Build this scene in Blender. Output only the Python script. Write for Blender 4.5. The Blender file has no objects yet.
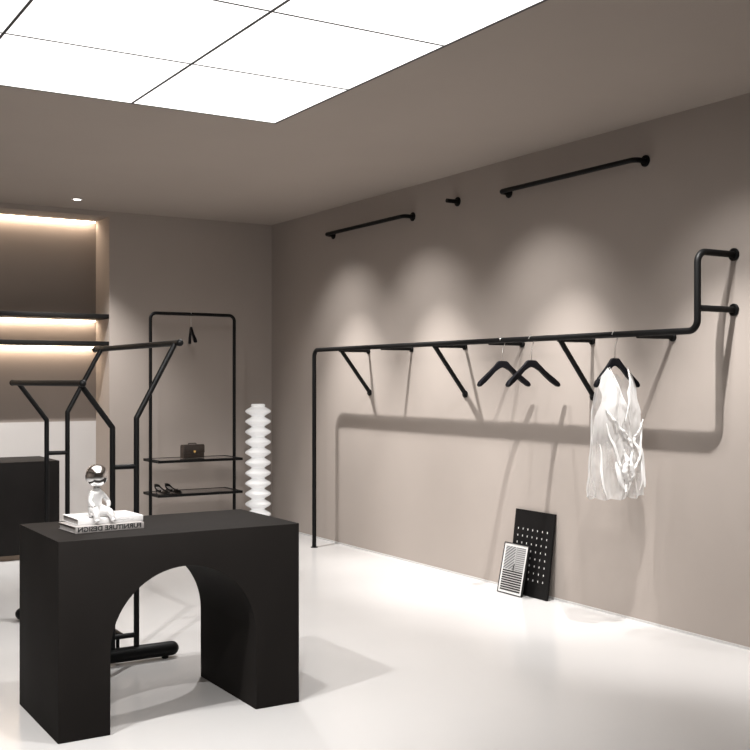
import bpy, bmesh, math, random
from mathutils import Vector, Matrix, Quaternion, noise
random.seed(7)
PI = math.pi
SC = bpy.context.scene
COL = SC.collection

# ------------------------------------------------------------------ materials
def mat(name, color, rough=0.5, metal=0.0, spec=0.5, noise_amt=0.0, noise_scale=8.0, bump=0.0, bump_scale=60.0,
        emit=None, emit_s=0.0, coat=0.0, coat_rough=0.1, alpha=1.0, trans=0.0, sheen=0.0, rough_var=0.0):
    m = bpy.data.materials.new(name); m.use_nodes = True
    nt = m.node_tree; b = nt.nodes['Principled BSDF']
    b.inputs['Base Color'].default_value = (*color, 1)
    b.inputs['Roughness'].default_value = rough
    b.inputs['Metallic'].default_value = metal
    b.inputs['Specular IOR Level'].default_value = spec
    b.inputs['Coat Weight'].default_value = coat
    b.inputs['Coat Roughness'].default_value = coat_rough
    b.inputs['Alpha'].default_value = alpha
    b.inputs['Transmission Weight'].default_value = trans
    b.inputs['Sheen Weight'].default_value = sheen
    tc = nt.nodes.new('ShaderNodeTexCoord')
    if noise_amt > 0 or rough_var > 0:
        n = nt.nodes.new('ShaderNodeTexNoise'); n.inputs['Scale'].default_value = noise_scale
        n.inputs['Detail'].default_value = 5
        nt.links.new(tc.outputs['Object'], n.inputs['Vector'])
        if noise_amt > 0:
            r = nt.nodes.new('ShaderNodeValToRGB')
            lo = tuple(c*(1-noise_amt) for c in color); hi = tuple(min(1, c*(1+noise_amt)) for c in color)
            r.color_ramp.elements[0].color = (*lo, 1); r.color_ramp.elements[1].color = (*hi, 1)
            r.color_ramp.elements[0].position = .3; r.color_ramp.elements[1].position = .7
            nt.links.new(n.outputs['Fac'], r.inputs['Fac']); nt.links.new(r.outputs['Color'], b.inputs['Base Color'])
        if rough_var > 0:
            mr = nt.nodes.new('ShaderNodeMapRange')
            mr.inputs['To Min'].default_value = rough-rough_var; mr.inputs['To Max'].default_value = rough+rough_var
            nt.links.new(n.outputs['Fac'], mr.inputs['Value']); nt.links.new(mr.outputs['Result'], b.inputs['Roughness'])
    if bump > 0:
        n2 = nt.nodes.new('ShaderNodeTexNoise'); n2.inputs['Scale'].default_value = bump_scale; n2.inputs['Detail'].default_value = 6
        nt.links.new(tc.outputs['Object'], n2.inputs['Vector'])
        bp = nt.nodes.new('ShaderNodeBump'); bp.inputs['Strength'].default_value = bump; bp.inputs['Distance'].default_value = .01
        nt.links.new(n2.outputs['Fac'], bp.inputs['Height']); nt.links.new(bp.outputs['Normal'], b.inputs['Normal'])
    if emit:
        b.inputs['Emission Color'].default_value = (*emit, 1); b.inputs['Emission Strength'].default_value = emit_s
    return m

M = {}
M['wall'] = mat('taupe_plaster', (.345, .302, .272), .85, spec=.2, noise_amt=.025, noise_scale=1.6, bump=.05, bump_scale=160)
M['ceil'] = mat('taupe_ceiling_paint', (.365, .317, .280), .9, spec=.2, noise_amt=.02, noise_scale=1.5)
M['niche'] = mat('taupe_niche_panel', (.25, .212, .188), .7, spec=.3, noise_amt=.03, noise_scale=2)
M['pale'] = mat('pale_panel', (.47, .447, .432), .6, spec=.3, noise_amt=.02, noise_scale=2)
M['floor'] = mat('white_epoxy_floor', (.56, .548, .54), .17, spec=.45, noise_amt=.015, noise_scale=1.2, rough_var=.03)
M['skirt'] = mat('pale_metal_skirting', (.62, .61, .60), .35, metal=.4)
M['metal'] = mat('black_powder_coated_steel', (.0035, .0035, .0036), .5, spec=.15, bump=.03, bump_scale=400)
M['matte'] = mat('matte_black_lacquer', (.0150, .0132, .0122), .7, spec=.05, noise_amt=.06, noise_scale=3, bump=.02, bump_scale=300)
M['cab'] = mat('black_cabinet_wood', (.008, .0068, .0064), .6, spec=.15, noise_amt=.15, noise_scale=5)
M['plinth'] = mat('bronze_plinth', (.13, .095, .07), .4, metal=.4)
M['shelf'] = mat('black_shelf', (.007, .0065, .006), .55, spec=.2, noise_amt=.1, noise_scale=6)
M['panel'] = mat('luminous_ceiling_film', (.9, .9, .9), .6, emit=(1, .985, .97), emit_s=1.3, noise_amt=.005)
M['frame'] = mat('dark_grid_profile', (.02, .02, .02), .5, noise_amt=.1)
M['framegrey'] = mat('grey_grid_profile', (.07, .07, .07), .5, noise_amt=.1)
M['led'] = mat('warm_led', (1, .9, .8), .5, emit=(1, .80, .60), emit_s=14, noise_amt=.01)
M['bulb'] = mat('downlight_lens', (1, 1, 1), .4, emit=(1, .96, .9), emit_s=12, noise_amt=.01)
M['white_metal'] = mat('white_trim', (.75, .72, .70), .4, noise_amt=.02)
M['lamp'] = mat('white_glazed_ceramic', (.86, .86, .86), .22, emit=(1, 1, 1), emit_s=.20, noise_amt=.015, noise_scale=14, coat=.3)
M['hanger'] = mat('black_hanger_wood', (.0035, .0035, .0055), .55, spec=.15, noise_amt=.1, noise_scale=20)
M['steel'] = mat('brushed_steel', (.62, .60, .58), .28, metal=1, noise_amt=.05, noise_scale=60)
M['chrome'] = mat('chrome', (.86, .86, .86), .04, metal=1, noise_amt=.01, noise_scale=3)
M['silver'] = mat('satin_silver', (.82, .815, .81), .16, metal=.45, noise_amt=.01, noise_scale=5)
M['paper'] = mat('white_book_cover', (.62, .61, .605), .4, noise_amt=.02, noise_scale=20)
M['greycover'] = mat('pale_grey_book_cover', (.30, .28, .27), .45, noise_amt=.02, noise_scale=20)
M['pages'] = mat('book_pages', (.34, .32, .31), .8, noise_amt=.15, noise_scale=120)
M['ink'] = mat('black_ink', (.01, .01, .01), .6, noise_amt=.05)
M['greyink'] = mat('grey_ink', (.13, .13, .13), .6, noise_amt=.05)
M['faintink'] = mat('faint_ink', (.36, .355, .35), .6, noise_amt=.05)
M['whiteink'] = mat('white_ink', (.60, .59, .575), .6, noise_amt=.05)
M['board'] = mat('black_print', (.005, .0045, .0045), .55, spec=.15, noise_amt=.08)
M['bag'] = mat('dark_brown_leather', (.028, .019, .014), .45, noise_amt=.25, noise_scale=70, bump=.15, bump_scale=220)
M['gold'] = mat('gold_clasp', (.9, .62, .25), .25, metal=1, noise_amt=.03)
M['shoe'] = mat('black_shoe_leather', (.012, .011, .011), .3, noise_amt=.1, noise_scale=40)
M['insole'] = mat('pale_shoe_lining', (.55, .52, .50), .6, noise_amt=.08, noise_scale=40)
M['smoke'] = mat('smoked_glass', (.05, .045, .04), .08, spec=.8, noise_amt=.04, coat=.6, coat_rough=.03)

def cloth_material(name, lo, hi, upper):
    m = bpy.data.materials.new(name); m.use_nodes = True
    nt = m.node_tree; nt.nodes.clear(); N = nt.nodes.new; L = nt.links.new
    out = N('ShaderNodeOutputMaterial'); p = N('ShaderNodeBsdfPrincipled')
    p.inputs['Base Color'].default_value = (.80, .79, .78, 1); p.inputs['Roughness'].default_value = .33
    p.inputs['Specular IOR Level'].default_value = .5; p.inputs['Sheen Weight'].default_value = .4
    tl = N('ShaderNodeBsdfTranslucent'); tl.inputs['Color'].default_value = (.80, .79, .78, 1)
    tr = N('ShaderNodeBsdfTransparent')
    a = N('ShaderNodeMixShader'); a.inputs['Fac'].default_value = .3
    b = N('ShaderNodeMixShader')
    tc = N('ShaderNodeTexCoord'); nz = N('ShaderNodeTexNoise'); nz.inputs['Scale'].default_value = 5; nz.inputs['Detail'].default_value = 4
    mp = N('ShaderNodeMapping'); mp.inputs['Scale'].default_value = (3, 3, .7)
    L(tc.outputs['Object'], mp.inputs['Vector']); L(mp.outputs['Vector'], nz.inputs['Vector'])
    mr = N('ShaderNodeMapRange'); mr.inputs['From Min'].default_value = .3; mr.inputs['From Max'].default_value = .7
    mr.inputs['To Min'].default_value = lo; mr.inputs['To Max'].default_value = hi
    L(nz.outputs['Fac'], mr.inputs['Value'])
    lw = N('ShaderNodeLayerWeight'); lw.inputs['Blend'].default_value = .42
    inv = N('ShaderNodeMapRange'); inv.inputs['To Min'].default_value = 1.0; inv.inputs['To Max'].default_value = .0
    L(lw.outputs['Facing'], inv.inputs['Value'])
    mu = N('ShaderNodeMath'); mu.operation = 'MULTIPLY'; L(mr.outputs['Result'], mu.inputs[0]); L(inv.outputs['Result'], mu.inputs[1])
    sx = N('ShaderNodeSeparateXYZ'); L(tc.outputs['Object'], sx.inputs[0])
    zr = N('ShaderNodeMapRange'); zr.interpolation_type = 'SMOOTHSTEP'
    zr.inputs['From Min'].default_value = .30; zr.inputs['From Max'].default_value = .62
    zr.inputs['To Min'].default_value = 1.0; zr.inputs['To Max'].default_value = upper
    L(sx.outputs['Z'], zr.inputs['Value'])
    m2 = N('ShaderNodeMath'); m2.operation = 'MULTIPLY'; L(mu.outputs[0], m2.inputs[0]); L(zr.outputs['Result'], m2.inputs[1])
    L(m2.outputs[0], b.inputs['Fac'])
    n2 = N('ShaderNodeTexNoise'); n2.inputs['Scale'].default_value = 16; n2.inputs['Detail'].default_value = 4; n2.inputs['Distortion'].default_value = .8
    L(mp.outputs['Vector'], n2.inputs['Vector'])
    bp = N('ShaderNodeBump'); bp.inputs['Strength'].default_value = .55; bp.inputs['Distance'].default_value = .02
    L(n2.outputs['Fac'], bp.inputs['Height']); L(bp.outputs['Normal'], p.inputs['Normal'])
    L(p.outputs[0], a.inputs[1]); L(tl.outputs[0], a.inputs[2])
    L(a.outputs[0], b.inputs[1]); L(tr.outputs[0], b.inputs[2]); L(b.outputs[0], out.inputs[0])
    return m
M['cloth'] = cloth_material('sheer_white_satin', .45, .85, .10)
M['cloth_back'] = cloth_material('sheer_white_satin_back', .55, .9, .85)
M['cloth_dense'] = mat('white_satin_folds', (.78, .77, .76), .3, spec=.5, noise_amt=.03, noise_scale=30, bump=.2, bump_scale=40, sheen=.3)

# ------------------------------------------------------------------ mesh helpers
def add_box(bm, lo, hi, bevel=0.0, seg=2):
    g = bmesh.ops.create_cube(bm, size=1.0); vs = g['verts']
    c = [(a+b)/2 for a, b in zip(lo, hi)]; s = [abs(b-a) for a, b in zip(lo, hi)]
    for v in vs: v.co = Vector((v.co[i]*s[i]+c[i] for i in range(3)))
    if bevel > 0:
        es = list({e for v in vs for e in v.link_edges})
        bmesh.ops.bevel(bm, geom=es, offset=bevel, segments=seg, profile=.5, affect='EDGES')
    return vs

def fillet(pts, r, seg=8):
    P = [Vector(p) for p in pts]; out = [P[0]]
    for i in range(1, len(P)-1):
        a = (P[i-1]-P[i]); b = (P[i+1]-P[i]); la, lb = a.length, b.length; a.normalize(); b.normalize()
        ang = a.angle(b)
        if r <= 0 or ang > PI-.02: out.append(P[i]); continue
        d = min(r/math.tan(ang/2), la*.48, lb*.48); rr = d*math.tan(ang/2)
        c = P[i]+(a+b).normalized()*(rr/math.sin(ang/2))
        s = P[i]+a*d-c; e = P[i]+b*d-c
        for k in range(seg+1):
            th_ = PI-ang; w = k/seg
            out.append(c+(s*math.sin((1-w)*th_)+e*math.sin(w*th_))/math.sin(th_))
    out.append(P[-1]); return out

def add_tube(bm, pts, r, n=14, fr=0.0, fseg=8, radii=None, caps=True, round_end=False):
    P = fillet(pts, fr, fseg) if fr > 0 else [Vector(p) for p in pts]
    rad = radii if radii else [r]*len(P)
    if round_end:
        t0 = (P[0]-P[1]).normalized(); t1 = (P[-1]-P[-2]).normalized()
        pre = []; post = []; r0, r1 = rad[0], rad[-1]
        for k in range(1, 5):
            a = k/4*PI/2*.97
            pre.append((P[0]+t0*r0*math.sin(a), r0*math.cos(a))); post.append((P[-1]+t1*r1*math.sin(a), r1*math.cos(a)))
        P = [p for p, _ in reversed(pre)]+P+[p for p, _ in post]
        rad = [q for _, q in reversed(pre)]+list(rad)+[q for _, q in post]
    T = []
    for i in range(len(P)):
        a = P[max(0, i-1)]; b = P[min(len(P)-1, i+1)]; T.append((b-a).normalized())
    up = Vector((0, 0, 1)) if abs(T[0].z) < .9 else Vector((1, 0, 0))
    N = (up-T[0]*up.dot(T[0])).normalized(); rings = []
    for i, p in enumerate(P):
        if i > 0:
            q = T[i-1].rotation_difference(T[i]); N = q @ N; N = (N-T[i]*N.dot(T[i])).normalized()
        B = T[i].cross(N)
        rings.append([bm.verts.new(p+(N*math.cos(2*PI*k/n)+B*math.sin(2*PI*k/n))*rad[i]) for k in range(n)])
    for a, b in zip(rings, rings[1:]):
        for k in range(n): bm.faces.new((a[k], a[(k+1) % n], b[(k+1) % n], b[k]))
    if caps: bm.faces.new(list(reversed(rings[0]))); bm.faces.new(rings[-1])

def add_disc(bm, p, axis, r, h, n=24, bev=.0):
    """a short flange along axis starting at p"""
    a = Vector(axis).normalized(); p = Vector(p)
    b = min(h*.3, r*.2) if bev == 0 else bev
    add_tube(bm, [p, p+a*(h-b), p+a*h], r, n, radii=[r, r, r-b])

def add_lathe(bm, prof, n=32, c=(0, 0, 0)):
    rings = []
    for (r, z) in prof:
        rings.append([bm.verts.new((c[0]+r*math.cos(2*PI*k/n), c[1]+r*math.sin(2*PI*k/n), c[2]+z)) for k in range(n)])
    for a, b in zip(rings, rings[1:]):
        for k in range(n): bm.faces.new((a[k], a[(k+1) % n], b[(k+1) % n], b[k]))
    bm.faces.new(list(reversed(rings[0]))); bm.faces.new(rings[-1])

def add_prism(bm, poly, y0, y1, bevel=0.0, seg=2):
    """polygon in x,z extruded along y"""
    f = [bm.verts.new((x, y0, z)) for x, z in poly]; b = [bm.verts.new((x, y1, z)) for x, z in poly]
    n = len(poly); fs = [bm.faces.new(f), bm.faces.new(list(reversed(b)))]
    for i in range(n): fs.append(bm.faces.new((f[(i+1) % n], f[i], b[i], b[(i+1) % n])))
    if bevel > 0:
        es = [e for e in list(fs[0].edges)+list(fs[1].edges)]
        bmesh.ops.bevel(bm, geom=es, offset=bevel, segments=seg, profile=.5, affect='EDGES')

def add_sphere(bm, c, s, rot=None, u=24, v=16):
    g = bmesh.ops.create_uvsphere(bm, u_segments=u, v_segments=v, radius=1)
    for vv in g['verts']:
        p = Vector((vv.co.x*s[0], vv.co.y*s[1], vv.co.z*s[2]))
        if rot: p = rot @ p
        vv.co = p+Vector(c)

def obj(name, bm, m, parent=None, smooth=True, loc=None, angle=40):
    bmesh.ops.recalc_face_normals(bm, faces=bm.faces[:])
    me = bpy.data.meshes.new(name); bm.to_mesh(me); bm.free()
    o = bpy.data.objects.new(name, me); COL.objects.link(o)
    if m: me.materials.append(M[m] if isinstance(m, str) else m)
    if smooth:
        for p in me.polygons: p.use_smooth = True
        me.set_sharp_from_angle(angle=math.radians(angle))
    if parent: o.parent = parent
    if loc: o.location = loc
    return o

def thing(name, label, cat, loc=(0, 0, 0), rz=0, group=None):
    o = bpy.data.objects.new(name, None); COL.objects.link(o); o.empty_display_size = .1
    o.location = loc; o.rotation_euler = (0, 0, rz); o['label'] = label; o['category'] = cat
    if group: o['group'] = group
    return o
def tag(o, label, cat, group=None):
    o['label'] = label; o['category'] = cat
    if group: o['group'] = group
    return o
def struct(name, m, boxes, bevel=0):
    bm = bmesh.new()
    for lo, hi in boxes: add_box(bm, lo, hi, bevel)
    o = obj(name, bm, m, smooth=False); o['kind'] = 'structure'; return o
def dup(root, loc, rz, label):
    r = root.copy(); COL.objects.link(r); r.location = loc; r.rotation_euler = (0, 0, rz); r['label'] = label
    for ch in list(root.children):
        c = ch.copy(); COL.objects.link(c); c.parent = r
        for g in list(ch.children):
            d = g.copy(); COL.objects.link(d); d.parent = c
    return r
def tube_obj(name, pts, r, m, parent, **k):
    bm = bmesh.new(); add_tube(bm, pts, r, **k); return obj(name, bm, m, parent)

# ------------------------------------------------------------------ the room
XW, YB, H = 4.606, 9.37, 2.90          # right wall, back wall, ceiling
XL, YF = -1.8, -1.8
NX, NZ, NY = 3.012, 2.857, 9.763       # niche: right edge, top, back
struct('floor', 'floor', [((XL-.1, YF-.1, -.1), (XW+.1, NY+.15, 0))])
struct('ceiling', 'ceil', [((XL-.1, YF-.1, H), (XW+.1, NY+.15, H+.1))])
struct('wall_right', 'wall', [((XW, YF-.1, 0), (XW+.1, NY+.15, H))])
struct('wall_left', 'wall', [((XL-.1, YF-.1, 0), (XL, NY+.15, H))])
struct('wall_front', 'wall', [((XL, YF-.1, 0), (XW, YF, H))])
NXL = .25
struct('wall_back', 'wall', [((NX, YB, 0), (XW, NY+.15, H)), ((XL, YB, 0), (NXL, NY+.15, H)),
                             ((NXL, YB, NZ), (NX, NY+.15, H))])
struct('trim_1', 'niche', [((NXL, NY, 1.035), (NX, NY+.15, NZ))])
struct('trim_2', 'pale', [((NXL, NY, 0), (NX, NY+.15, 1.035))])
struct('baseboard_right', 'skirt', [((XW-.006, YF, 0), (XW, YB, .014))])

# ------------------------------------------------------------------ luminous ceiling
LX1, LY1 = 2.795, 5.640; PX, PY = .86, .85; NCX, NCY = 3, 5
lc = thing('luminous_ceiling', 'large bright white luminous ceiling panel divided by a thin dark grid', 'ceiling light', (LX1-NCX*PX/2, LY1-NCY*PY/2, H))
ox, oy = lc.location.x, lc.location.y
for i in range(NCX):
    for j in range(NCY):
        bm = bmesh.new()
        add_box(bm, (LX1-(i+1)*PX-ox+.0025, LY1-(j+1)*PY-oy+.0025, -.003), (LX1-i*PX-ox-.0025, LY1-j*PY-oy-.0025, -.0005))
        obj('light_panel', bm, 'panel', lc, smooth=False)
bm = bmesh.new()
for i in range(NCX+1):
    x = LX1-i*PX-ox; w = .0065
    add_box(bm, (x-w, LY1-NCY*PY-oy-w, -.005), (x+w, LY1-oy+w, -.0005))
obj('grid_frame', bm, 'frame', lc, smooth=False)
bm = bmesh.new()
for j in range(NCY+1):
    y = LY1-j*PY-oy; w = .0062
    add_box(bm, (LX1-NCX*PX-ox, y-w, -.0042), (LX1-ox, y+w, -.001))
obj('cross_frame', bm, 'framegrey', lc, smooth=False)

# ------------------------------------------------------------------ niche: shelves and warm light strips
def wall_shelf(z0, z1, label):
    bm = bmesh.new(); add_box(bm, (-(NX-NXL)/2+.001, -.19, 0), ((NX-NXL)/2-.001, .19, z1-z0), .003)
    o = obj('niche_shelf', bm, 'shelf', loc=((NX+NXL)/2, YB+.195, z0)); tag(o, label, 'shelf', 'niche shelves'); return o
wall_shelf(1.953, 1.991, 'long thin black wall shelf in the lit niche, upper of the two')
wall_shelf(1.713, 1.750, 'long thin black wall shelf in the lit niche, lower of the two')
def led(z, label):
    bm = bmesh.new(); add_box(bm, (NXL+.01, NY-.022, z-.012), (NX-.012, NY-.004, z-.0005))
    tag(obj('light_strip', bm, 'led', smooth=False), label, 'light strip', 'warm light strips in the niche')
    l = bpy.data.lights.new('strip_glow', 'AREA'); l.shape = 'RECTANGLE'; l.size = NX-NXL-.05; l.size_y = .02
    l.energy = 8.5; l.color = (1, .80, .61)
    lo = bpy.data.objects.new('strip_glow', l); COL.objects.link(lo); lo.location = ((NX+NXL)/2, NY-.04, z-.014)
    lo.rotation_euler = (math.radians(12), 0, 0)
led(NZ, 'warm glowing light strip along the top of the niche')
led(1.953, 'warm glowing light strip under the upper black niche shelf')
led(1.713, 'warm glowing light strip under the lower black niche shelf')

# ------------------------------------------------------------------ recessed downlight
dl = thing('recessed_downlight', 'small round lit recessed downlight in the ceiling before the niche', 'ceiling light', (2.575, 8.859, H))
bm = bmesh.new(); add_lathe(bm, [(.03, -.0015), (.045, -.0015), (.045, -.006), (.040, -.008), (.030, -.005)], 28)
obj('trim_ring', bm, 'white_metal', dl)
bm = bmesh.new(); add_lathe(bm, [(.029, -.002), (.029, -.006), (.018, -.009), (.004, -.010)], 24)
obj('lens', bm, 'bulb', dl)

# ------------------------------------------------------------------ wall mounted clothes rail (long one)
rack = thing('mounted_clothes_rail', 'long black tubular clothes rail with one floor leg, stepping up into the right wall', 'clothes rack', (4.327, 7.995, 0))
RX, R0 = 4.327, 7.995
def L(x, y, z): return (x-RX, y-R0, z)
tube_obj('rail', [L(RX, R0, .004), L(RX, R0, 1.66), L(RX, 3.857, 1.66), L(RX, 3.857, 2.068), L(XW-.004, 3.857, 2.068)], .0178, 'metal', rack, fr=.058)
bm = bmesh.new(); add_disc(bm, (0, 0, .0005), (0, 0, 1), .030, .006); obj('foot_plate', bm, 'metal', rack)
def flange(parent, x, y, z, r, h=.010):
    bm = bmesh.new(); add_disc(bm, L(XW-.0005, y, z), (-1, 0, 0), r, h); return obj('wall_flange', bm, 'metal', parent)
flange(rack, XW, 3.857, 2.068, .034)
o = tube_obj('support_rod', [L(RX, 3.857, 1.776), L(XW-.004, 3.857, 1.776)], .0165, 'metal', rack); flange(o, XW, 3.857, 1.776, .033)
for y in (7.57, 6.93, 6.24, 5.60, 4.93, 4.28):
    o = tube_obj('support_rod', [L(RX, y, 1.648), L(XW-.003, y, 1.648)], .0140, 'metal', rack); flange(o, XW, y, 1.646, .024, .016)
for y in (7.55, 6.235, 4.92):
    o = tube_obj('brace', [L(RX, y, 1.655), L(XW-.006, y, 1.31)], .0160, 'metal', rack); flange(o, XW, y, 1.306, .026, .016)

# ------------------------------------------------------------------ short wall rails and the peg
def grab(y0, y1, z, label):
    d = .085; t = thing('short_rail', label, 'wall rail', (XW, (y0+y1)/2, z), 0, 'short rails high on the right wall'); h = (y1-y0)/2
    tube_obj('rail', [(-.003, -h, 0), (-d, -h, 0), (-d, h, 0), (-.003, h, 0)], .0158, 'metal', t, fr=.06)
    for s in (-1, 1):
        bm = bmesh.new(); add_disc(bm, (-.0005, s*h, 0), (-1, 0, 0), .034, .010); obj('wall_flange', bm, 'metal', t)
grab(6.915, 8.155, 2.664, 'short black tubular rail high on the right wall nearest the room corner')
grab(4.49, 5.74, 2.672, 'short black tubular rail high on the right wall above the hanging blouse')
pg = thing('mounted_peg', 'small round black wall peg between the two high rails', 'wall peg', (XW, 6.33, 2.697))
tube_obj('peg', [(-.003, 0, 0), (-.10, 0, 0)], .0155, 'metal', pg, round_end=False)
bm = bmesh.new(); add_disc(bm, (-.0005, 0, 0), (-1, 0, 0), .034, .010); obj('wall_flange', bm, 'metal', pg)

# ------------------------------------------------------------------ Y shaped double clothes rack
X0, YN, YR = 1.748, 5.20, 6.42
yr = thing('double_clothes_rack', 'black tubular floor rack with two splayed Y-shaped ends carrying two rails', 'clothes rack', (X0, (YN+YR)/2, 0))
hy = (YR-YN)/2
for s in (-1, 1):
    y = s*hy
    tube_obj('post', [(-.061, y, .05), (-.061, y, 1.170), (-.221, y, 1.385)], .0140, 'metal', yr, fr=.012, fseg=4)
    tube_obj('post', [(.061, y, .05), (.061, y, 1.215), (.262, y, 1.587)], .0140, 'metal', yr, fr=.012, fseg=4)
    tube_obj('crossbar', [(-.061, y, .975), (.061, y, .975)], .0125, 'metal', yr)
    tube_obj('crossbar', [(-.061, y, .137), (.061, y, .137)], .013, 'metal', yr)
    b = tube_obj('base', [(-.205, y, .046), (.245, y, .046)], .036, 'metal', yr, n=24, round_end=True)
    for fx in (-.17, .21):
        bm = bmesh.new(); add_lathe(bm, [(.016, 0), (.018, .003), (.018, .014)], 16, (fx, y, .0005)); obj('foot', bm, 'metal', b)
for x, z in ((-.224, 1.389), (.270, 1.593)):
    rl = tube_obj('rail', [(x, -hy-.05, z), (x, hy+.14, z)], .0155, 'metal', yr)
    for q in (-hy-.05, hy+.14):
        bm = bmesh.new(); add_sphere(bm, (x, q, z), (.0180, .0180, .0180), u=18, v=12); obj('end_knob', bm, 'metal', rl)
tube_obj('floor_bar', [(-.015, -hy, .140), (-.015, hy, .140)], .0135, 'metal', yr)
for s in (-1, 1): tube_obj('stub', [(-.015, s*(hy-.06), .012), (-.015, s*(hy-.06), .137)], .0095, 'metal', yr)

# ------------------------------------------------------------------ arched display table
TX, TY = 1.664, 4.484; hw, hd, th = .5225, .306, .78; aw, spr = .3165, .325
poly = [(-hw, .0005), (-aw, .0005)]
for k in range(33):
    a = PI-PI*k/32; poly.append((aw*math.cos(a), spr+aw*math.sin(a)))
poly += [(aw, .0005), (hw, .0005), (hw, th), (-hw, th)]
bm = bmesh.new(); add_prism(bm, poly, -hd, hd, .0025, 2)
o = obj('arched_table', bm, 'matte', loc=(TX, TY, 0), angle=30)
tag(o, 'solid matte black display table with an arched opening through it', 'table')

# ------------------------------------------------------------------ books on the table
def text_mesh(body, size, m, parent, name, mirror=True, bold=0.0):
    cu = bpy.data.curves.new(name, 'FONT'); cu.body = body; cu.size = size; cu.extrude = .0004; cu.align_x = 'CENTER'; cu.align_y = 'CENTER'; cu.offset = bold
    to = bpy.data.objects.new(name, cu); COL.objects.link(to)
    dg = bpy.context.evaluated_depsgraph_get(); me = bpy.data.meshes.new_from_object(to.evaluated_get(dg))
    bpy.data.objects.remove(to)
    for v in me.vertices:
        x, y, z = v.co; v.co = ((-x if mirror else x), -z, y)
    if mirror: me.flip_normals()
    me.materials.clear(); me.materials.append(M[m])
    o = bpy.data.objects.new(name, me); COL.objects.link(o); o.parent = parent; return o
def book(loc, rz, l, d, t, cover, label):
    b = thing('book', label, 'book', loc, rz, 'books on the arched table')
    bm = bmesh.new(); c = .0022
    add_box(bm, (-l/2, 0, 0), (l/2, d, c), .0006); add_box(bm, (-l/2, 0, t-c), (l/2, d, t), .0006)
    add_box(bm, (-l/2, 0, 0), (l/2, c, t), .0008)
    obj('cover', bm, cover, b)
    bm = bmesh.new(); add_box(bm, (-l/2+.004, c, c), (l/2-.004, d-.005, t-c)); obj('pages', bm, 'pages', b, smooth=False)
    return b
b1 = book((1.408, 4.366, .7805), math.radians(4), .296, .20, .0265, 'greycover', 'thick pale grey hardback lying under the white book on the black table')
tx = text_mesh('FURNITURE DESIGN', .0290, 'ink', b1, 'spine_title', True, .0008); tx.location = (-.002, -.0004, .0140); tx.scale = (1.06, 1, .90)
b2 = book((1.424, 4.408, .8072), math.radians(2), .281, .205, .025, 'paper', 'white hardback lying on the grey book under the chrome figurine')
bm = bmesh.new()                              # faint script along the spine, too small to read
pts = [(.098-.105*k/90, -.0006, .0125+.0032*math.sin(k*.95)*(.55+.45*math.sin(k*.37))-.002*math.sin(k*.21)) for k in range(91)]
add_tube(bm, pts, .00055, 5); obj('spine_script', bm, 'faintink', b2)

# ------------------------------------------------------------------ chrome figurine sitting on the books
def skin(name, chains, m, parent, sub=2):
    me = bpy.data.meshes.new(name); vs, es, rs = [], [], []
    idx = {}
    for ch in chains:
        prev = None
        for key, p, r in ch:
            if key not in idx: idx[key] = len(vs); vs.append(p); rs.append(r)
            if prev is not None: es.append((idx[prev], idx[key]))
            prev = key
    me.from_pydata(vs, es, []); o = bpy.data.objects.new(name, me); COL.objects.link(o)
    md = o.modifiers.new('skin', 'SKIN'); md.use_smooth_shade = True
    for i, sv in enumerate(me.skin_vertices[0].data): sv.radius = (rs[i], rs[i]); sv.use_root = (i == 0)
    s = o.modifiers.new('sub', 'SUBSURF'); s.levels = sub; s.render_levels = sub
    dg = bpy.context.evaluated_depsgraph_get(); me2 = bpy.data.meshes.new_from_object(o.evaluated_get(dg)); bpy.data.objects.remove(o)
    for p in me2.polygons: p.use_smooth = True
    me2.materials.clear(); me2.materials.append(M[m])
    o = bpy.data.objects.new(name, me2); COL.objects.link(o); o.parent = parent; return o
fg = thing('figurine', 'shiny chrome figurine with a big round head sitting on the stacked books', 'figurine', (1.378, 4.4505, .8364), math.radians(6))
chains = [
    [('p', (0, .012, .026), 0.0347), ('w', (.0, .010, .052), 0.0258), ('c', (0, .006, .080), 0.0258), ('n', (0, .004, .106), 0.0179), ('h', (0, .002, .128), 0.0154)],
    [('p', (0, .012, .026), 0.0347), ('hl', (-.020, -.004, .020), 0.0230), ('kl', (-.028, -.054, .022), 0.0173), ('fl', (-.029, -.066, -.004), 0.0122), ('al', (-.029, -.066, -.013), 0.0109), ('tl', (-.030, -.081, -.015), 0.0096)],
    [('p', (0, .012, .026), 0.0347), ('hr', (.022, -.004, .020), 0.0230), ('kr', (.034, -.050, .022), 0.0173), ('fr', (.040, -.066, -.004), 0.0122), ('ar', (.041, -.067, -.013), 0.0109), ('tr', (.042, -.082, -.015), 0.0096)],
    [('c', (0, .006, .080), 0.0258), ('sl', (-.024, .002, .094), 0.0147), ('el', (-.036, -.012, .058), 0.0109), ('wl', (-.030, -.042, .041), 0.0096)],
    [('c', (0, .006, .080), 0.0258), ('sr', (.024, .002, .094), 0.0147), ('er', (.050, .000, .056), 0.0109), ('wr', (.036, -.034, .040), 0.0096)],
]
skin('body', chains, 'silver', fg)
bm = bmesh.new(); add_sphere(bm, (-.002, 0, .168), (.046, .046, .0475), u=48, v=32)
obj('head', bm, 'chrome', fg)

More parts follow.
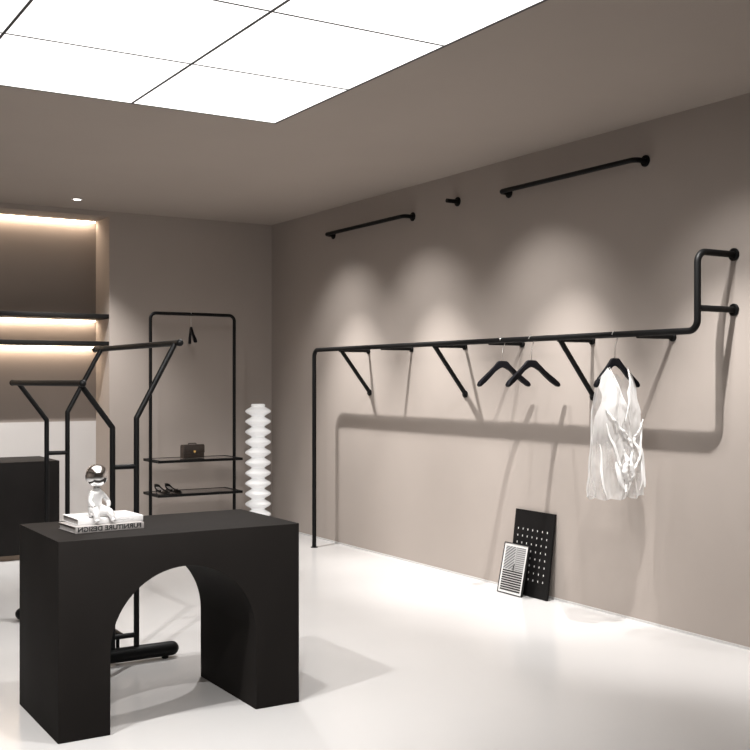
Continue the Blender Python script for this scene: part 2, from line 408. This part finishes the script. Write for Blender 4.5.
# ------------------------------------------------------------------ back rack with two shelves
rk = thing('shelf_clothes_rack', 'slim black tubular clothes rack with two low shelves before the back wall', 'clothes rack', (3.583, 8.83, 0))
hw2 = .388
tube_obj('frame', [(-hw2, 0, .012), (-hw2, 0, 1.981), (hw2, 0, 1.981), (hw2, 0, .012)], .0142, 'metal', rk, fr=.05)
for s in (-1, 1): tube_obj('foot_bar', [(s*hw2, -.20, .0165), (s*hw2, .20, .0165)], .015, 'metal', rk, round_end=True)
for z in (.708, .420):
    bm = bmesh.new(); a, b_, w = .386, .186, .028
    add_box(bm, (-a, -b_, z), (a, -b_+w, z+.022), .002); add_box(bm, (-a, b_-w, z), (a, b_, z+.022), .002)
    add_box(bm, (-a, -b_+w, z), (-a+w, b_-w, z+.022)); add_box(bm, (a-w, -b_+w, z), (a, b_-w, z+.022))
    sh = obj('shelf', bm, 'metal', rk)
    bm = bmesh.new(); add_box(bm, (-a+w, -b_+w, z+.012), (a-w, b_-w, z+.020)); obj('shelf_glass', bm, 'smoke', sh, smooth=False)

# ------------------------------------------------------------------ handbag
hb = thing('handbag', 'small structured dark brown leather handbag with gold clasp on the rack shelf', 'handbag', (3.577, 8.84, .7305), math.radians(4))
hb.scale = (.92, .92, .95)
bm = bmesh.new(); prof = [(-.106, .001), (.106, .001), (.104, .112), (.098, .122), (-.098, .122), (-.104, .112)]
add_prism(bm, prof, -.045, .045, .008, 3); obj('body', bm, 'bag', hb)
bm = bmesh.new(); add_prism(bm, [(-.107, .048), (.107, .048), (.107, .113), (.099, .1245), (-.099, .1245), (-.107, .113)], -.0485, -.010, .003, 2); obj('flap', bm, 'bag', hb)
tube_obj('handle', [(-.042, 0, .118), (-.040, 0, .133), (.040, 0, .133), (.042, 0, .118)], .0048, 'bag', hb, fr=.018)
bm = bmesh.new(); add_prism(bm, [(-.013, .072), (.013, .072), (.013, .060), (.006, .046), (-.006, .046), (-.013, .060)], -.055, -.047, .002, 2); obj('clasp', bm, 'gold', hb)

# ------------------------------------------------------------------ pair of heels
def make_shoe(label):
    t = thing('court_shoe', label, 'shoe', (0, 0, 0), 0, 'pair of heels on the lower rack shelf')
    # centre line along x: heel at -.11, toe at +.12 ; sole height curve
    def zs(u): return .046*(1-min(1, max(0, (u-.12)/.5)))**1.6+.004
    def wid(u): return (.026+.010*math.sin(PI*min(1, u*1.05)))*(1 if u < .82 else max(.12, math.sqrt(max(0, 1-((u-.82)/.185)**2))))
    bm = bmesh.new(); n = 26; rows = []
    for i in range(n):
        u = i/(n-1); x = -.115+.235*u; w = wid(u); z = zs(u)
        if u < .12: w *= math.sqrt(max(.12, 1-((.12-u)/.135)**2))
        hgt = .034-.019*math.sin(PI*min(1, u/.62)) if u < .62 else .027*(1-((u-.62)/.40)**2)+.004
        row = []
        for k in range(11):
            a = -1+2*k/10
            if u < .62:     # open part: walls only
                yy = w*(1 if abs(a) > .5 else abs(a)*2)*(1 if a > 0 else -1)
                row.append((x, yy, z+(hgt*(abs(a)-.5)*2 if abs(a) > .5 else 0)))
            else:           # closed vamp
                ang = PI*(k/10); row.append((x, -w*math.cos(ang), z+hgt*math.sin(ang)))
        rows.append([bm.verts.new(p) for p in row])
    for a, b in zip(rows, rows[1:]):
        for k in range(10): bm.faces.new((a[k], a[k+1], b[k+1], b[k]))
    bm.faces.new(rows[0]); bm.faces.new(rows[-1])
    bmesh.ops.solidify(bm, geom=bm.faces[:], thickness=.002)
    obj('upper', bm, 'shoe', t)
    bm = bmesh.new()
    rows = []
    for i in range(n):
        u = i/(n-1); x = -.115+.235*u; w = wid(u)*1.0
        if u < .12: w *= math.sqrt(max(.12, 1-((.12-u)/.135)**2))
        z = zs(u); rows.append([bm.verts.new((x, -w, z-.0005)), bm.verts.new((x, w, z-.0005)), bm.verts.new((x, w, z-.004)), bm.verts.new((x, -w, z-.004))])
    for a, b in zip(rows, rows[1:]):
        for k in range(4): bm.faces.new((a[k], a[(k+1) % 4], b[(k+1) % 4], b[k]))
    bm.faces.new(rows[0]); bm.faces.new(rows[-1]); obj('sole', bm, 'shoe', t)
    bm = bmesh.new(); rows = []
    for i in range(14):
        u = .03+.58*i/13; x = -.115+.235*u; w = wid(u)*.86*(1 if u > .12 else .75); z = zs(u)+.004
        rows.append([bm.verts.new((x, -w, z)), bm.verts.new((x, w, z))])
    for a, b in zip(rows, rows[1:]): bm.faces.new((a[0], a[1], b[1], b[0]))
    obj('insole', bm, 'insole', t)
    bm = bmesh.new(); add_tube(bm, [(-.088, 0, .050), (-.094, 0, .030), (-.095, 0, .0005)], .01, radii=[.021, .011, .0085], n=14); obj('heel', bm, 'shoe', t)
    return t
sh = make_shoe('black high-heeled court shoe on the lower rack shelf, next to the left post')
sh.location = (3.290, 8.80, .4425); sh.rotation_euler = (0, 0, math.radians(-74)); sh.scale = (.86, .86, .86)
dup(sh, (3.395, 8.815, .4425), math.radians(-70), 'black high-heeled court shoe on the lower rack shelf, farther from the left post')

# ------------------------------------------------------------------ totem floor lamp of stacked discs
lp = thing('totem_lamp', 'tall white floor lamp of stacked round ribbed discs in the room corner', 'floor lamp', (4.285, 9.0, 0))
bm = bmesh.new(); add_lathe(bm, [(.085, .0005), (.090, .004), (.090, .016), (.06, .022), (.045, .034), (.045, .05)], 40); obj('base', bm, 'lamp', lp)
pitch = .0975; nz_ = 12; z0 = .035; disc_me = None
for k in range(nz_):
    if disc_me is None:
        prof = []
        R_, rn = .1185, .060
        for q in range(25):
            t = q/24; c = -math.cos(2*PI*t)*.5+.5
            prof.append((rn+(R_-rn)*c**.8, pitch*t))
        bm = bmesh.new(); add_lathe(bm, prof, 48); d = obj('disc', bm, 'lamp', lp, angle=80); disc_me = d.data
    else:
        d = bpy.data.objects.new('disc', disc_me); COL.objects.link(d); d.parent = lp
    d.location = (0, 0, z0+k*(1.19-.02-z0)/nz_); d.scale = (1, 1, (1.19-.02-z0)/nz_/pitch)
bm = bmesh.new(); add_lathe(bm, [(.062, 1.168), (.066, 1.176), (.064, 1.184), (.056, 1.190), (.02, 1.191)], 40); obj('top_cap', bm, 'lamp', lp)

# ------------------------------------------------------------------ black counter before the niche
cb = thing('low_cabinet', 'long low black cabinet on a recessed bronze plinth before the niche', 'cabinet', (1.10, 8.94, 0))
bm = bmesh.new(); add_box(bm, (-1.27, -.306, .040), (1.27, .306, .767), .003); obj('body', bm, 'cab', cb)
bm = bmesh.new(); add_box(bm, (-1.255, -.296, .0005), (1.255, .290, .040)); obj('plinth', bm, 'plinth', cb, smooth=False)

# ------------------------------------------------------------------ pictures leaning on the right wall
def lean(name, label, base, top, width, cat, group):
    """frame standing at base (x,y centre) and leaning so the back of its top edge reaches x=top[0], z=top[1]"""
    t = thing(name, label, cat, (base[0], base[1], 0)); t['group'] = group
    dx, dz = top[0]-base[0], top[1]
    t.rotation_euler = (0, math.atan2(dx, dz), 0); return t, math.hypot(dx, dz)
# local frame: y along wall, z up the board, x into the wall; front face at x = 0
big, hB = lean('art_board', 'large black art board with a grid of small white marks leaning on the wall', (4.519, 5.452), (4.588, .549), .392, 'picture', 'prints leaning on the right wall')
bm = bmesh.new(); add_box(bm, (0, -.196, .004), (.014, .196, hB), .001); obj('board', bm, 'board', big)
def cut_plane(ys, zs, x, dark):
    bm = bmesh.new(); g = [[bm.verts.new((x, y, z)) for y in ys] for z in zs]
    for j in range(len(zs)-1):
        for i in range(len(ys)-1):
            f = bm.faces.new((g[j][i], g[j][i+1], g[j+1][i+1], g[j+1][i]))
            if dark((ys[i]+ys[i+1])/2, (zs[j]+zs[j+1])/2): f.material_index = 1
    return bm
dy = [.150-c*.0485 for c in range(7)]; dz = [hB-.125-r*.0455 for r in range(8)]
ys = sorted([-.1945, .1945]+[y-.0035 for y in dy]+[y+.0035 for y in dy]); zs = sorted([.006, hB-.002]+[z-.006 for z in dz]+[z+.006 for z in dz])
bm = cut_plane(ys, zs, -.0004, lambda y, z: any(abs(y-q) < .002 for q in dy) and any(abs(z-q) < .003 for q in dz))
o = obj('print', bm, 'board', big, smooth=False); o.data.materials.append(M['whiteink'])
sm, hS = lean('framed_print', 'small black framed print with black and white stripes leaning on the larger board', (4.455, 5.562), (4.524, .328), .25, 'picture', 'prints leaning on the right wall')
w2 = .124; fwid = .005
bm = bmesh.new()
add_box(bm, (0, -w2, .003), (.014, -w2+fwid, hS)); add_box(bm, (0, w2-fwid, .003), (.014, w2, hS))
add_box(bm, (0, -w2+fwid, .003), (.014, w2-fwid, .003+fwid)); add_box(bm, (0, -w2+fwid, hS-fwid), (.014, w2-fwid, hS)); add_box(bm, (.010, -w2+fwid, .008), (.013, w2-fwid, hS-fwid))
obj('frame', bm, 'ink', sm, smooth=False)
bm = bmesh.new(); add_box(bm, (.004, -w2+fwid, .003+fwid), (.0098, w2-fwid, hS-fwid)); pr_ = obj('print', bm, 'whiteink', sm, smooth=False)
a0, a1 = -.102, .102; zm = .160
bm = bmesh.new()
for k in range(9):
    z = zm-.008-k*.0155; add_box(bm, (.0030, a0, z-.0054), (.0042, a1, z+.0054))
# little figure at the centre
add_box(bm, (.0030, -.008, zm), (.0041, .004, zm+.03)); add_box(bm, (.0030, -.006, zm-.012), (.0041, -.002, zm)); add_sphere(bm, (.0036, -.004, zm+.036), (.0006, .006, .006), u=10, v=8)
obj('stripe_pattern', bm, 'ink', pr_, smooth=False)
zt = hS-.022
bm = bmesh.new(); add_box(bm, (.0036, a0, zm+.001), (.0042, a1, zt)); obj('tint_panel', bm, 'faintink', pr_, smooth=False)
bm = bmesh.new()
# upper right half: fine level lines; upper left half: slanting lines (y is flipped: +y is left in the photograph)
n = 12
for k in range(n):
    z = zm+.004+(zt-zm-.008)*k/(n-1); add_box(bm, (.0030, a0, z-.0030), (.0040, -.006, z+.0030))
def quad(p):
    f = [bm.verts.new((.0030, y, z)) for y, z in p]; bm.faces.new(f)
def clip(poly, zlo, zhi):
    for lim, sgn in ((zlo, 1), (zhi, -1)):
        out = []
        for i in range(len(poly)):
            p, q = poly[i], poly[(i+1) % len(poly)]; a, b = sgn*(p[1]-lim), sgn*(q[1]-lim)
            if a >= 0: out.append(p)
            if a*b < 0: t = a/(a-b); out.append((p[0]+(q[0]-p[0])*t, p[1]+(q[1]-p[1])*t))
        poly = out
        if len(poly) < 3: return []
    return poly
for k in range(-6, 13):
    z = zm+k*.021; p = clip([(a1, z), (0, z+.07), (0, z+.082), (a1, z+.012)], zm+.002, zt)
    if len(p) >= 3: quad(p)
obj('line_pattern', bm, 'greyink', pr_, smooth=False)

# ------------------------------------------------------------------ hangers
def make_hanger(loc, rz, label):
    """origin at the centre of the tube it hangs from; hook radius fits a 32 mm rail"""
    t = thing('clothes_hanger', label, 'hanger', loc, rz, 'black hangers')
    top = [(0, 0), (.026, 0), (.040, -.006), (.060, -.028), (.105, -.066), (.160, -.106), (.196, -.134), (.208, -.146), (.209, -.157), (.200, -.165), (.186, -.161),
           (.150, -.137), (.105, -.103), (.060, -.066), (.028, -.044), (0, -.037)]
    poly = top+[(-x, z) for x, z in reversed(top[1:-1])]
    bm = bmesh.new(); Z = -.129
    add_prism(bm, [(x, z+Z) for x, z in poly], -.009, .009, .004, 3)
    for v in bm.verts:                       # shoulders widen and sweep forward towards the tips
        k = abs(v.co.x)/.21; v.co.y *= 1+.8*k*k; v.co.y -= .018*k*k
    obj('arms', bm, 'hanger', t)
    r = .0215; pts = [(0, 0, Z-.01), (0, 0, -.062), (.004, 0, -.048), (.014, 0, -.030)]
    for k in range(13):
        a = math.radians(-28+k*(200/12)); pts.append((r*math.cos(a)*1.0, 0, r*math.sin(a)))
    bm = bmesh.new(); add_tube(bm, [Vector((0, 0, 0))+Vector(p) for p in pts], .0024, 10); obj('hook', bm, 'steel', t)
    # ferrule where the hook enters the arms
    return t
h1 = make_hanger((RX, 5.462, 1.6575), 0, 'empty black wooden hanger on the long rail, the one nearer the room corner')
h2 = dup(h1, (RX, 5.175, 1.6575), 0, 'empty black wooden hanger on the long rail, the one nearer the blouse')
H3 = (RX, 4.452, 1.6575); A3 = math.radians(-6)
h3 = dup(h1, H3, A3, 'black wooden hanger on the long rail holding the white blouse')
h3.children[0].scale = (.73, 1, 1)
h4 = dup(h1, (3.562, 8.83, 1.981), math.radians(90-14), 'black wooden hanger seen edge-on hanging from the slim shelf rack'); h4.scale = (.86, .86, .86)

# ------------------------------------------------------------------ white blouse on the third hanger
bl = thing('blouse', 'sheer white sleeveless wrap blouse hanging on a black hanger from the long rail', 'blouse', (H3[0], H3[1], .73), A3)
zt_off = H3[2]-.73
def prof_w(v):     # half width of the body, v = 0 shoulder .. 1 hem
    pts = [(0, .128), (.10, .140), (.2, .146), (.33, .160), (.55, .166), (.75, .172), (.93, .182), (1, .180)]
    for (a, x), (b, y) in zip(pts, pts[1:]):
        if v <= b: t = (v-a)/(b-a); t = t*t*(3-2*t); return x+(y-x)*t
    return pts[-1][1]
def dep(v): return .016+.062*min(1, v/.30)**.8-.012*math.exp(-((v-.55)/.12)**2)
def ztop(x): return -.129-.004-1.06*max(0, abs(x)-.022)        # follows the hanger shoulder line
def wr(x, v, s):   # folds
    f = min(1, v/.15)
    p = Vector((x*16, v*3.2, s*7.3)); q = Vector((x*34, v*8, s*3.1+5))
    fold = math.sin(x*62+s*1.7+1.8*math.sin(v*5+s)+noise.noise(p)*2.2)*.0125*(.3+.7*v)
    return f*(fold+noise.noise(p)*.012+noise.noise(q)*.006)
HEM = -.898
def body_pt(x01, v, s, inner=0.0):
    """x01 in -1..1 across, v down, s = -1 front / +1 back"""
    hw_ = prof_w(v); x = x01*hw_
    z_sh = ztop(max(.045, abs(x01)*.128)); z = z_sh+(HEM-.016*abs(math.sin(x*16))+.004*math.sin(x*21+s)+.006*math.sin(x*57)-z_sh)*v
    c = math.sqrt(max(0, 1-min(1, abs(x01))**2.6))
    y = s*dep(v)*c+s*wr(x, v, s)*(.25+.75*c)+.012*(-1)*(abs(x01)**2)*(1-v)
    gather = math.exp(-((v-.80)/.22)**2)*math.exp(-(x/.05)**2) if s < 0 else 0
    y -= gather*.009*(1+.8*math.sin(x*150+2.5*math.sin(v*26)))
    y -= s*inner
    return Vector((x+.004*noise.noise(Vector((v*9, s, x01*2)))*v, y, z))
def grid(fn, nu, nv, name, m='cloth'):
    bm = bmesh.new(); g = [[bm.verts.new(fn(i/(nu-1), j/(nv-1))) for i in range(nu)] for j in range(nv)]
    for j in range(nv-1):
        for i in range(nu-1): bm.faces.new((g[j][i], g[j][i+1], g[j+1][i+1], g[j+1][i]))
    o = obj(name, bm, m, bl, angle=180)
    for vtx in o.data.vertices: vtx.co.z += zt_off
    return o
def arm(v):        # the sides are cut away for the armholes near the top
    return 1-.13*math.exp(-((v-.17)/.085)**2)
VV = .36            # depth of the V neck (fraction of length)
def back_fn(u, v):
    # shallow scoop at the back neck
    x = -1+2*u; vv = v
    t_ = min(1, max(0, (.70-abs(x))/.14)); sc = (.085+.03*x*x)*t_*t_*(3-2*t_)
    return body_pt(x*arm(vv), sc+(1-sc)*vv, 1)
grid(back_fn, 60, 70, 'back_panel', 'cloth_back')
def front_fn(side):
    def fn(u, v):
        # u=0 side seam, u=1 inner edge; inner edge runs from the strap down across the centre line
        if v < VV: e = .53*(1-v/VV)-.02*(v/VV)
        else:
            t = min(1, (v-VV)/.30); e = -.02-.42*t if side < 0 else -.02-.42*t
            if v > VV+.30: e = -.44+.36*min(1, (v-VV-.30)/.3)
        xo = arm(v); x = side*(xo+(e-xo)*u)
        p = body_pt(x, v, -1, 0.0)
        p.y -= (.006 if side < 0 else .0)+.010*math.exp(-((u-1)/.10)**2)*(1+.6*math.sin(v*48+side))*(1 if v > .12 else v/.12)
        return p
    return fn
grid(front_fn(-1), 46, 80, 'front_panel'); grid(front_fn(1), 46, 80, 'front_panel')
# bright gathered edges and folds: narrow ribbons lying on the front, following points (across, down)
def ribbon(name, pts, w, lift=.010, wave=0.0):
    P = [Vector((p[0], p[1], 0)) for p in pts]; out = []
    for i in range(len(P)-1):
        p0 = P[max(0, i-1)]; p1 = P[i]; p2 = P[i+1]; p3 = P[min(len(P)-1, i+2)]
        for k in range(12):
            t = k/12
            out.append(.5*((2*p1)+(p2-p0)*t+(2*p0-5*p1+4*p2-p3)*t*t+(3*p1-p0-3*p2+p3)*t**3))
    out.append(P[-1]); n = len(out)
    bm = bmesh.new(); rows = []
    for i, q in enumerate(out):
        t = i/(n-1); ww = w*(.25+.75*math.sin(PI*min(1, max(0, t))))
        c = body_pt(q.x, q.y, -1); row = []
        for k in range(5):
            a = -1+k/2; p = c+Vector((a*ww*.5+wave*math.sin(i*.9)*.5, 0, wave*math.cos(i*1.3)*.4))
            p.y -= lift+ww*.35*(1-a*a)+wave*math.sin(i*1.1+a)*.6; row.append(bm.verts.new(p+Vector((0, 0, zt_off))))
        rows.append(row)
    for r0, r1 in zip(rows, rows[1:]):
        for k in range(4): bm.faces.new((r0[k], r0[k+1], r1[k+1], r1[k]))
    return obj(name, bm, 'cloth_dense', bl, angle=180)
ribbon('neck_edge', [(-.50, .005), (-.28, .14), (-.06, .27), (.12, .36), (.28, .46)], .011, .012)
ribbon('neck_edge', [(.50, .005), (.33, .14), (.18, .27), (.08, .36), (-.02, .43)], .011, .014)
ribbon('ruffle', [(-.78, .27), (-.50, .40), (-.10, .50), (.18, .58), (.32, .66)], 0.025, .018, .004)
ribbon('ruffle', [(.88, .36), (.62, .48), (.48, .55), (.66, .66), (.40, .76), (.18, .80)], 0.022, .016, .003)
ribbon('ruffle', [(-.06, .64), (.06, .72), (-.04, .80), (.08, .88), (.0, .96)], .040, .013, .0022)
ribbon('ruffle', [(.26, .66), (.18, .75), (.28, .84), (.16, .95)], .030, .012, .0018)
ribbon('fold', [(-.72, .40), (-.58, .52), (-.42, .62), (-.22, .76), (-.06, .86)], 0.019, .012)
ribbon('fold', [(-.86, .55), (-.80, .70), (-.82, .82), (-.66, .985)], 0.016, .012)
ribbon('fold', [(-.40, .72), (-.28, .83), (-.10, .93)], 0.034, .013)
ribbon('fold', [(.82, .42), (.72, .60), (.76, .78), (.66, .95)], 0.020, .012)
ribbon('fold', [(.92, .60), (.93, .75), (.88, .93)], 0.028, .010)
bm = bmesh.new()
hem_f = [body_pt(-1+2*k/40, .992, -1) for k in range(41)]; hem_b = [body_pt(1-2*k/40, .992, 1) for k in range(41)]
add_tube(bm, [p+Vector((0, 0, zt_off)) for p in hem_f+hem_b[1:]], .0022, 6); obj('hem', bm, 'cloth', bl)

# ------------------------------------------------------------------ lights
def spot(name, loc, target, energy, angle, blend, size=.03, color=(1, .98, .96)):
    l = bpy.data.lights.new(name, 'SPOT'); l.energy = energy; l.spot_size = math.radians(angle); l.spot_blend = blend
    l.shadow_soft_size = size; l.color = color
    o = bpy.data.objects.new(name, l); COL.objects.link(o); o.location = loc
    d = Vector(target)-Vector(loc); o.rotation_euler = d.to_track_quat('-Z', 'Y').to_euler(); return o
for y, ty, e in ((7.78, 7.70, 300), (6.70, 6.35, 330), (4.90, 5.35, 320), (3.66, 4.05, 330), (2.4, 2.4, 250)):
    spot('wall_washer', (3.76, y, 2.87), (4.62, ty, .08), e, 56, 1.0, .012)
for y in (7.86, 6.70, 5.35, 3.75):
    spot('wall_washer', (3.78, y, 2.87), (4.60, y, .5), 85 if y > 4 else 60, 88, 1.0, .03)
spot('floor_spot', (2.75, 6.1, 2.87), (2.0, 6.1, 0), 245, 108, 1.0, .02)
spot('table_spot', (.45, 3.60, 2.87), (1.6, 5.2, 0), 270, 105, .8, .02)
spot('table_spot', (1.11, 2.33, 2.87), (1.6, 5.2, 0), 200, 105, .8, .02)
spot('table_spot', (1.55, 3.76, 2.87), (1.6, 5.6, 0), 140, 110, .8, .02)
spot('niche_spot', (2.575, 8.70, 2.87), (2.6, 9.2, 0), 270, 86, .9, .02)
spot('niche_spot', (1.30, 8.70, 2.87), (1.3, 9.2, 0), 270, 86, .9, .02)
w = bpy.data.worlds.new('world'); SC.world = w; w.use_nodes = True
w.node_tree.nodes['Background'].inputs[0].default_value = (.5, .46, .43, 1); w.node_tree.nodes['Background'].inputs[1].default_value = .05

# ------------------------------------------------------------------ camera
cam = bpy.data.cameras.new('camera'); co = bpy.data.objects.new('camera', cam); COL.objects.link(co)
cam.sensor_width = 36; cam.lens = 1079/750*36; cam.shift_y = 6/750; cam.clip_start = .05
co.location = (0, 0, 1.4); co.rotation_euler = (PI/2, 0, -math.atan2(665, 1079))
SC.camera = co
SC.view_settings.view_transform = 'Standard'; SC.view_settings.look = 'None'; SC.view_settings.exposure = 0; SC.view_settings.gamma = 1
